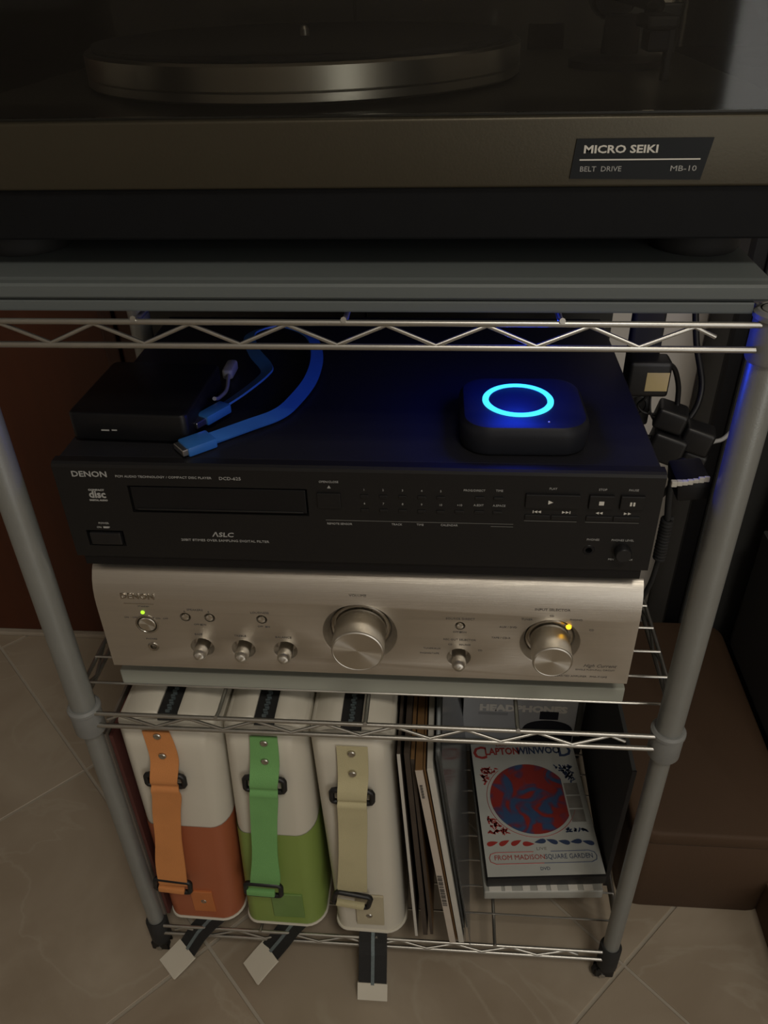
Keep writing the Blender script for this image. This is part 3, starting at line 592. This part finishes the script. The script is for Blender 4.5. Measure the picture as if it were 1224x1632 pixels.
# ------------------------------------------------------------------ bottom shelf
ZB = 45.1+15.4+3.9
tabm = {'orange_webbing': mat('orange_tab', (.46, .15, .045), .5), 'green_webbing': mat('green_tab', (.15, .25, .07), .4), 'cream_webbing': mat('cream_tab', (.44, .39, .27), .55)}
def bag(dy, name, label, xt0, xt1, xb0, xb1, ztop, strapm, panelm, zb, strap, buckles, loopend, rivets, tabx, tail, yfront=-6, webx=None):
    t = thing(name, label, 'record bag', ((xb0+xb1)/2, 150, ZB), 'record bags on the bottom shelf')
    def xx(z):
        k = (z-ZB)/(ztop-ZB); return xb0+(xt0-xb0)*k, xb1+(xt1-xb1)*k
    def ring(z, o=0, yb=288):
        a, b = xx(z); bul = 5*math.sin(math.pi*min(1, max(0, (z-ZB)/(ztop-ZB))))
        out = rrect(a-o, b+o, yfront-o, yb+o, [12, 20, 8, 8], z, 6)
        for q in out:
            if q.y < 20: q.y -= 3.2*math.cos((q.x-(a+b)/2)/(b-a)*math.pi)
            if q.y > 40: q.x += 0
        return out
    zz = [ZB+2, ZB+10]+[ZB+10+(ztop-ZB-12)*k/10 for k in range(1, 11)]
    rings = [[q+((V((xb0+xb1)/2, 150, ZB)-q).normalized()*3) for q in ring(ZB+1)]]+[ring(z) for z in zz]+[[V(q.x, q.y, ztop) + V(((xt0+xt1)/2-q.x)*.06, (150-q.y)*.012, 0) for q in ring(ztop)]]
    body = obj('body', loft(B(), rings), vinyl, t, smooth=50)
    # base rim
    rp = ring(ZB+1.8, .8); rp.append(rp[0]); obj('base_rim', tube(B(), rp, 1.7, 6, False), vinyl, body, smooth=60)
    if panelm:
        k0 = [ZB+4, ZB+10]+[ZB+10+(zb-ZB-10)*k/6 for k in range(1, 7)]
        rr = []
        for i, z in enumerate(k0):
            r = ring(z, .7)
            if i == len(k0)-1: r = [V(q.x, q.y, q.z+min(9, max(0, (q.y-yfront)*.35))) for q in r]
            rr.append(r)
        obj('lower_panel', loft(B(), rr, False), panelm, t, smooth=50, label='coloured lower half')
    # top flaps and zip
    cx = (xt0+xt1)/2
    for sgn in (-1, 1):
        e = xt0+3 if sgn < 0 else xt1-3; inn = cx+sgn*9.5
        pr = [(e, ztop-1), (e+(inn-e)*.2, ztop+4), (e+(inn-e)*.55, ztop+9), (inn+(e-inn)*.1, ztop+11), (inn, ztop+9), (inn, ztop+6.5), (e+(inn-e)*.5, ztop+5), (e+(inn-e)*.15, ztop-1)]
        rings = []
        for y, dz in ((1, -3), (4, 0), (80, 2), (160, -1), (240, 2), (285, 0)): rings.append([V(a, y, max(b+dz*(1 if b > ztop+2 else 0), ztop-1)) for a, b in pr])
        obj('top_flap', loft(B(), rings), vinyl, t, smooth=50)
    obj('zip_tape', ribbon(B(), [(cx, 0, ztop+2.5), (cx, 4, ztop+6.8), (cx, 100, ztop+8.8), (cx, 200, ztop+6.8), (cx, 282, ztop+7)], (9.3, 0, 0), 1), zipb, t)
    bm = B()
    for k in range(92): box(bm, cx-1.9+(.6 if k % 2 else -.6), cx+1.9+(.6 if k % 2 else -.6), 5+k*3, 6.9+k*3, ztop+7.2, ztop+9.6)
    obj('zip_teeth', bm, zipm, t, kind='stuff')
    # webbing strap
    n = len(strap)
    P = catmull([(a, b, c) for a, b, c, d in strap], 6); W = catmull([(d, 0, 0) for a, b, c, d in strap], 6)
    s = obj('strap', ribbon(B(), P, [V(max(q.x, 1), 0, 0) for q in W], 1.6), strapm, t, smooth=60)
    for (x, z, wd, ht, rot, y) in buckles:
        mt = Matrix.Translation(V(x, y, z)) @ Matrix.Rotation(math.radians(rot), 4, 'Y')
        pts = [mt @ q for q in [V(a, 0, b) for a, b in ((-wd, -ht+3), (-wd+1.2, -ht+.8), (-wd+3.5, -ht), (wd-3.5, -ht), (wd-1.2, -ht+.8), (wd, -ht+3), (wd, ht-3), (wd-1.2, ht-.8), (wd-3.5, ht), (-wd+3.5, ht), (-wd+1.2, ht-.8), (-wd, ht-3), (-wd, -ht+3))]]
        obj('buckle', tube(B(), pts, 2.8, 8), blk, t, smooth=60)
    for a in loopend: obj('strap_loop', box(B(), *a[:6], 1.6, 2, a[6] if len(a) > 6 else None), strapm, t, smooth=50)
    for x, y, z in rivets: obj('rivet', lathe(B(), [(0, -1.5), (3.6, -1.5), (3.6, .4), (2.8, 1.1), (1.5, .9), (0, .6)], (x, y, z), (0, -1, 0), 24), rivet, t, smooth=40)
    if tabx: obj('bottom_tab', box(B(), *tabx, .5, 1), tabm.get(strapm.name, strapm), t)
    P, sd, endp = tail
    P = [V(a, b-dy, c) for a, b, c in P]; endp = ([V(a, b-dy, c) for a, b, c in endp[0]], endp[1]); t.location.y += dy*S
    obj('zip_tail', ribbon(B(), P, sd, 1.2), zipb, t)
    obj('zip_teeth', ribbon(B(), [Vector(q)+V(0, -.9, .6) for q in P], Vector(sd).normalized()*1.9, .8), zipm, t)
    obj('tail_tab', ribbon(B(), endp[0], endp[1], 2.6), vinyl, t, label='white vinyl end tab')
    return t
def strap_path(pts, y0=-11.4): return pts
bag(11, 'record_bag', 'white record bag with orange lower half and orange strap, leftmost on the bottom shelf', -29, 68, -31, 49, 384, webo, orv, 238,
    [(11, -10.3, 383, 12.4), (12.5, -10.6, 365, 13.2), (13, -12, 345, 13.4), (10.5, -17, 327, 13.2), (9.5, -18.2, 320, 13), (9, -16.4, 313.5, 13), (8.8, -18.6, 308, 13.6), (8.5, -18, 298, 14.3), (3, -17, 270, 14), (-2, -18, 230, 13.6), (-7, -19, 190, 15.5), (-9, -21, 162, 15.5), (-10, -20, 150, 15)],
    [(9.5, 318, 18, 7.5, 2, -13.8), (-11, 149, 18.5, 9.5, 7, -20)], [(-14, 14, -2.6, 2.6, -4.2, 4.2, Matrix.Translation(V(-13, -21, 143)) @ Matrix.Rotation(math.radians(7), 4, 'Y'))],
    [(12, -12, 378), (12.5, -13, 352), (13, -10, 104)], (0, 24, -10.8, -8, 84, 122),
    ([(30, 20, 64.2), (12, 0, 64), (2, -10, 58), (-10, -21, 42)], (10, -9, 1), ([(-9, -20.5, 42.5), (-18, -27, 35), (-31, -37, 26)], (11.5, -10.5, 1.5))))
bag(10, 'record_bag', 'white record bag with lime green lower half and green strap, middle of the three', 70.5, 147.5, 57, 144, 384, webg, grv, 233,
    [(110, -10.3, 383, 12.4), (109, -10.6, 365, 13), (107.5, -12, 345, 13.6), (106, -17, 330, 13.4), (105, -18.2, 322, 13.2), (104.4, -16.4, 316, 13.2), (104, -18.6, 310, 13.4), (103, -18, 300, 13.6), (99, -18, 262, 13), (95, -19, 215, 13), (92, -21, 178, 15.5), (90, -20, 166, 15.5), (89, -20, 158, 15)],
    [(105, 320, 18.5, 9, 3, -13.8), (87, 153, 18.5, 9.5, 3, -20)], [(-16, 14, -2.6, 2.6, -4.6, 4.6, Matrix.Translation(V(85, -21, 149)) @ Matrix.Rotation(math.radians(3), 4, 'Y'))],
    [(110, -12, 376), (108.5, -13, 352)], (90, 124, -10.8, -8.4, 84, 128),
    ([(122, 20, 64.2), (106, 0, 64), (97, -10, 57), (84, -18, 42)], (10, -9.5, 1), ([(85, -17.5, 42.5), (75, -26, 35), (64, -36, 26)], (10.5, -11.5, 1.5))))
bag(8, 'record_bag', 'all-white record bag with cream strap, next to the leaning record sleeves', 150, 226, 159, 234, 384, webw, None, 0,
    [(189.5, -10.3, 377, 14), (189.5, -10.6, 360, 14), (189, -12, 336, 14), (188, -17, 321, 13.8), (187.5, -18.2, 313, 13.6), (187.2, -16.4, 307, 13.6), (187, -18.6, 302, 13.8), (187, -18, 292, 14), (186, -17, 262, 14), (184, -18, 220, 14), (182, -18, 180, 15), (181, -17, 165, 15.5), (181, -16, 156, 15)],
    [(187, 311, 19, 8.5, 1, -13.8), (180, 143, 18.5, 10, 12, -18)], [(-15, 15, -2.6, 2.6, -4, 4, Matrix.Translation(V(178, -20, 137.5)) @ Matrix.Rotation(math.radians(12), 4, 'Y'))],
    [(189, -12.5, 370), (189, -14, 344), (196, -10.6, 124), (196, -10.6, 100)], (182, 212, -10.8, -8.4, 82, 138),
    ([(199, 12, 64.2), (199, -2, 64.2), (199.5, -12, 62), (200, -20, 52), (200, -30, 34), (200, -37, 22)], (15.5, 0, 0), ([(200, -36, 24), (200, -41, 14), (200, -45, 5)], (16.5, 0, 0))))

# thin sleeves
def sleeve(label, xb, xt, zt, th, m, y0, yb, rimm=None, cat='record', name='record_sleeve', extra=None):
    t = thing(name, label, cat, (xb, 150, ZB), 'record sleeves on the bottom shelf')
    ang = math.atan2(xt-xb, zt-ZB); n = V(math.cos(ang), 0, -math.sin(ang)); 
    def slab(a, b, y0, y1, z0=ZB, z1=zt, bev=.4):
        bm = B(); d = V(xt-xb, 0, zt-ZB); k0 = (z0-ZB)/(zt-ZB); k1 = (z1-ZB)/(zt-ZB)
        P0 = V(xb, 0, ZB)+d*k0; P1 = V(xb, 0, ZB)+d*k1
        r = [[P0+n*a+V(0, y, 0), P0+n*b+V(0, y, 0), P1+n*b+V(0, y, 0), P1+n*a+V(0, y, 0)] for y in (y0, y1)]
        lo = min(q.z for q in r[0]); sh = max(0, ZB-lo)
        return loft(bm, [[q+V(0, 0, sh) for q in k] for k in r])
    obj('jacket', slab(0, th, y0, yb), m, t)
    if rimm: obj('spine', slab(-.15, th+.15, y0-.6, y0+.5, ZB+1.5, zt-1), rimm, t, label='pale printed spine')
    if extra: extra(t, slab, n)
    return t
sleeve('taupe sleeve with dark red inner edge, left of the orange record bag', -40.5, -41.5, 372, 2.4, sl_taupe, 4, 288)
sleeve('dark red sleeve tucked against the left side of the orange record bag', -37, -37.5, 368, 3.4, sl_red, 6, 288)
sleeve('thin white-spined sleeve leaning nearest the white record bag', 246, 229.5, 372, 2.6, sl_dark, -3, 300, sl_white)
sleeve('dark worn sleeve leaning second from the white record bag', 254.5, 235.6, 370, 4.8, sl_dark, -1, 300)
sleeve('thin brown sleeve behind the cream barcode spine', 262.5, 241.6, 362, 3, sl_brown, 0, 300, sl_dark)
def bars(t, slab, n):
    bm = B(); z = 140
    R = random.Random(3)
    while z < 196:
        h = R.uniform(.8, 2.6)
        k = (z-ZB)/(357-ZB); px = 284+(246-284)*k
        box(bm, px+.6, px+5.2, -9.4, -8.4, z, z+h); z += h+R.uniform(1, 3)
    obj('barcode', bm, ink, t)
    bm = B()
    for z in (318, 322, 326, 330, 334):
        k = (z-ZB)/(357-ZB); px = 284+(246-284)*k; box(bm, px+1.4, px+3.6, -9.4, -8.4, z, z+2.6)
    obj('spine_print', bm, ink, t)
sleeve('cream record sleeve with a barcode on its thick spine', 284, 246, 357, 6.4, sl_brown, -8, 300, sl_pink, extra=bars)
sleeve('brown inner sleeve between the cream and the white spines', 291, 253.2, 356, 1.6, sl_brown, -4, 300)
sleeve('white record sleeve with blank spine beside the clear plastic one', 294, 256.5, 358, 5.2, sl_white, -7, 300, sl_white)
t = thing('plastic_sleeve', 'clear plastic outer sleeve holding a blue and white record, rightmost of the sleeves', 'record', (300, 150, ZB), 'record sleeves on the bottom shelf')
def leaning(xb, xt, zt, th, y0, y1, z0=ZB):
    r = [[V(xb, y, z0), V(xb+th, y, z0), V(xt+th, y, zt), V(xt, y, zt)] for y in (y0, y1)]
    return loft(B(), r)
obj('jacket', leaning(302, 265, 362, 3.2, 10, 300), sl_blue, t)
obj('plastic', leaning(306, 269, 372, .5, -9, 302), plasm, t, label='clear plastic')
obj('plastic', leaning(300.8, 263.8, 372, .4, -6, 302), plasm, t, label='clear plastic')
t = thing('folder', 'slim charcoal folder standing beside the right end of the bottom shelf', 'folder', (463, 150, ZB))
bm = loft(B(), [[V(460.5, 70, ZB), V(464.5, 70, ZB), V(467, 70, 270), V(463, 70, 270)], [V(460.5, 284, ZB), V(464.5, 284, ZB), V(467, 284, 270), V(463, 284, 270)]])
obj('cover', bm, spkm, t)
obj('spine', loft(B(), [[V(460.2, 68.5, ZB), V(464.8, 68.5, ZB), V(467.3, 68.5, 270.4), V(462.7, 68.5, 270.4)], [V(460.2, 70, ZB), V(464.8, 70, ZB), V(467.3, 70, 270.4), V(462.7, 70, 270.4)]]), blkm, t)

# headphone box
hb = thing('headphone_box', 'grey carton printed HEADPHONES standing behind the DVD cases', 'box', (370, 270, ZB))
obj('carton', box(B(), 298, 444, 252, 288, ZB, 235, 1), boxgrey, hb)
text('HEADPHONES', 15.5, (375, 251.8, 152), inkw, hb, bold=.9, sx=1.12)
obj('subtitle', box(B(), 318, 356, 251.6, 252, 139, 143.5), mat('faint_ink', (.25, .26, .265), .6), hb)
bm = rbox(B(), 397, 420, 251.2, 252, 136, 147, .3)
obj('printed_slider', box(B(), 397, 421, 251.5, 252, 134, 149, .2, 1), gloss, hb)
bm = B(); pr = []
for a in range(0, 181, 12): pr.append((409+33*math.cos(math.radians(a))*1.0, 108+24*math.sin(math.radians(a))**.7 if a not in (0, 180) else 108))
loft(bm, [[V(x, y, z) for x, z in pr+[(376, 84), (442, 84)]] for y in (251.3, 252)])
obj('printed_ear_cup', bm, gloss, hb, label='printed black headphone cushion')

# DVD cases
def dvd(name, label, ox, oy, ang, z0, print_=False):
    t = thing(name, label, 'DVD case', (ox, oy, z0), 'DVD cases stacked on the bottom shelf')
    mm = Matrix.Translation(V(ox, oy, 0)) @ Matrix.Rotation(math.radians(ang), 4, 'Z'); w, h = 67.5, 95
    if print_:
        obj('case', box(B(), -w, w, -h, h, z0, z0+14.6, 1.2, 2, mm), blk, t, smooth=40)
        cv = obj('cover', box(B(), -w+.8, w-.8, -h+3, h-.5, z0+14.7, z0+15.1, 0, 1, mm), dvdw, t)
        Z = z0+15.2; RT = Matrix.Rotation(math.radians(ang), 4, 'Z')
        def P(x, y, z=Z): return mm @ V(x, y, z)
        # disc picture: circle cut by the column of small pictures
        pts = []
        for a in range(0, 360, 4):
            x, y = -1+50*math.cos(math.radians(a)), 10+50*math.sin(math.radians(a))
            if x > 41: x = 41-(0 if y < 30 else 0)
            pts.append((x, y))
        obj('printed_disc', loft(B(), [[P(x, y) for x, y in pts], [P(x, y, Z+.15) for x, y in pts]]), blotchm, cv)
        pts = [(-1+54*math.cos(math.radians(a)), 10+54*math.sin(math.radians(a))) for a in range(130, 345, 5)]
        obj('ornament', tube(B(), [P(x, y) for x, y in pts], .35, 4), dvdred, cv)
        bm = B()
        for k in range(3): 
            q = 22-k*19; box(bm, 43, 60, q-9, q+8, Z, Z+.15, 0, 1, mm)
        obj('printed_pictures', bm, dvdgrey, cv)
        def drop(bm, x, y, L, W, a):
            A = []; c, s = math.cos(a), math.sin(a)
            for k in range(14):
                u = k/14*2*math.pi; px = L*math.cos(u); py = W*math.sin(u)*(.5-.5*math.cos(u))**.6
                A.append((x+px*c-py*s, y+px*s+py*c))
            loft(bm, [[P(i, j) for i, j in A], [P(i, j, Z+.12) for i, j in A]])
        rb, bb = B(), B(); R = random.Random(5)
        for k in range(9):
            x = -56+k*14; drop(rb if x < -2 else bb, x, -51+R.uniform(-1.5, 1.5), 7, 4.2, (0 if x < 0 else math.pi)+R.uniform(-.5, .5))
        for sx in (-1, 1):
            for cy, dy in ((-38, 1), (60, -1)):
                for k in range(110):
                    u, v = R.random(), R.random(); x = sx*(58-28*u); y = cy+dy*(24*v)-(4 if cy > 0 else 0)
                    if (x+1)**2+(y-10)**2 < 57**2: continue
                    if x > 40 and -34 < y < 31: continue
                    drop(rb if sx < 0 else bb, x, y, R.uniform(1.6, 3.4), R.uniform(.9, 1.9), R.uniform(0, 6.3))
        obj('ornament', rb, dvdred, cv, kind='stuff'); obj('ornament', bb, dvdblue, cv, kind='stuff')
        def T(s, size, x, y, m, **k): text(s, size, P(x, y, Z+.1), m, cv, rot=RT, depth=.2, **k)
        T('C', 27, -56, 79, dvdred, bold=.5); T('LAPTON', 15, -27, 81, dvdred, bold=.45, sx=.78); T('WINWOO', 15, 20, 81, dvdblue, bold=.45, sx=.80); T('D', 25, 54, 79, dvdblue, bold=.5)
        T('ERIC', 5, -27, 91, dvdred, sx=1.4); T('STEVE', 5, 20, 91, dvdblue, sx=1.4)
        T('LIVE', 5.2, 0, -59, dvdgrey, sx=1.3); T('FROM MADISON', 8.6, -27, -69.5, dvdred, sx=.92); T('SQUARE GARDEN', 8.6, 30, -69.5, dvdblue, sx=.80); T('DVD', 5.5, 0, -84, dvdblue)
        for sx, m in ((-1, dvdred), (1, dvdblue)):
            q = [(0, -77), (sx*55, -77), (sx*61, -74), (sx*62, -69), (sx*60, -64.5), (sx*54, -62.5), (sx*10, -62.5)]
            obj('printed_frame', tube(B(), [P(x, y) for x, y in q], .5, 4), m, cv)
    else:
        obj('case', box(B(), -w, w, -h, h, z0, z0+14.4, 2.2, 3, mm), mat('cloudy_white_plastic', (.34, .34, .31), .35), t, smooth=40)
        bm = B()
        for k in range(7): x = -62+k*17.5+R_.uniform(0, 4); box(bm, x, x+R_.uniform(7, 15), -h+.6+R_.uniform(0, 2), -h+8, z0+14.4, z0+15.3, .1, 1, mm)
        obj('paper_insert', bm, inkw, t)
    return t
dvd('dvd_case', 'lower DVD case of the stack, cloudy white with its plain edge showing', 383, 143, 4, ZB, False)
dvd('dvd_case', 'top DVD case with white cover and round red and blue portrait print', 384, 150, 5, ZB+15.8, True)
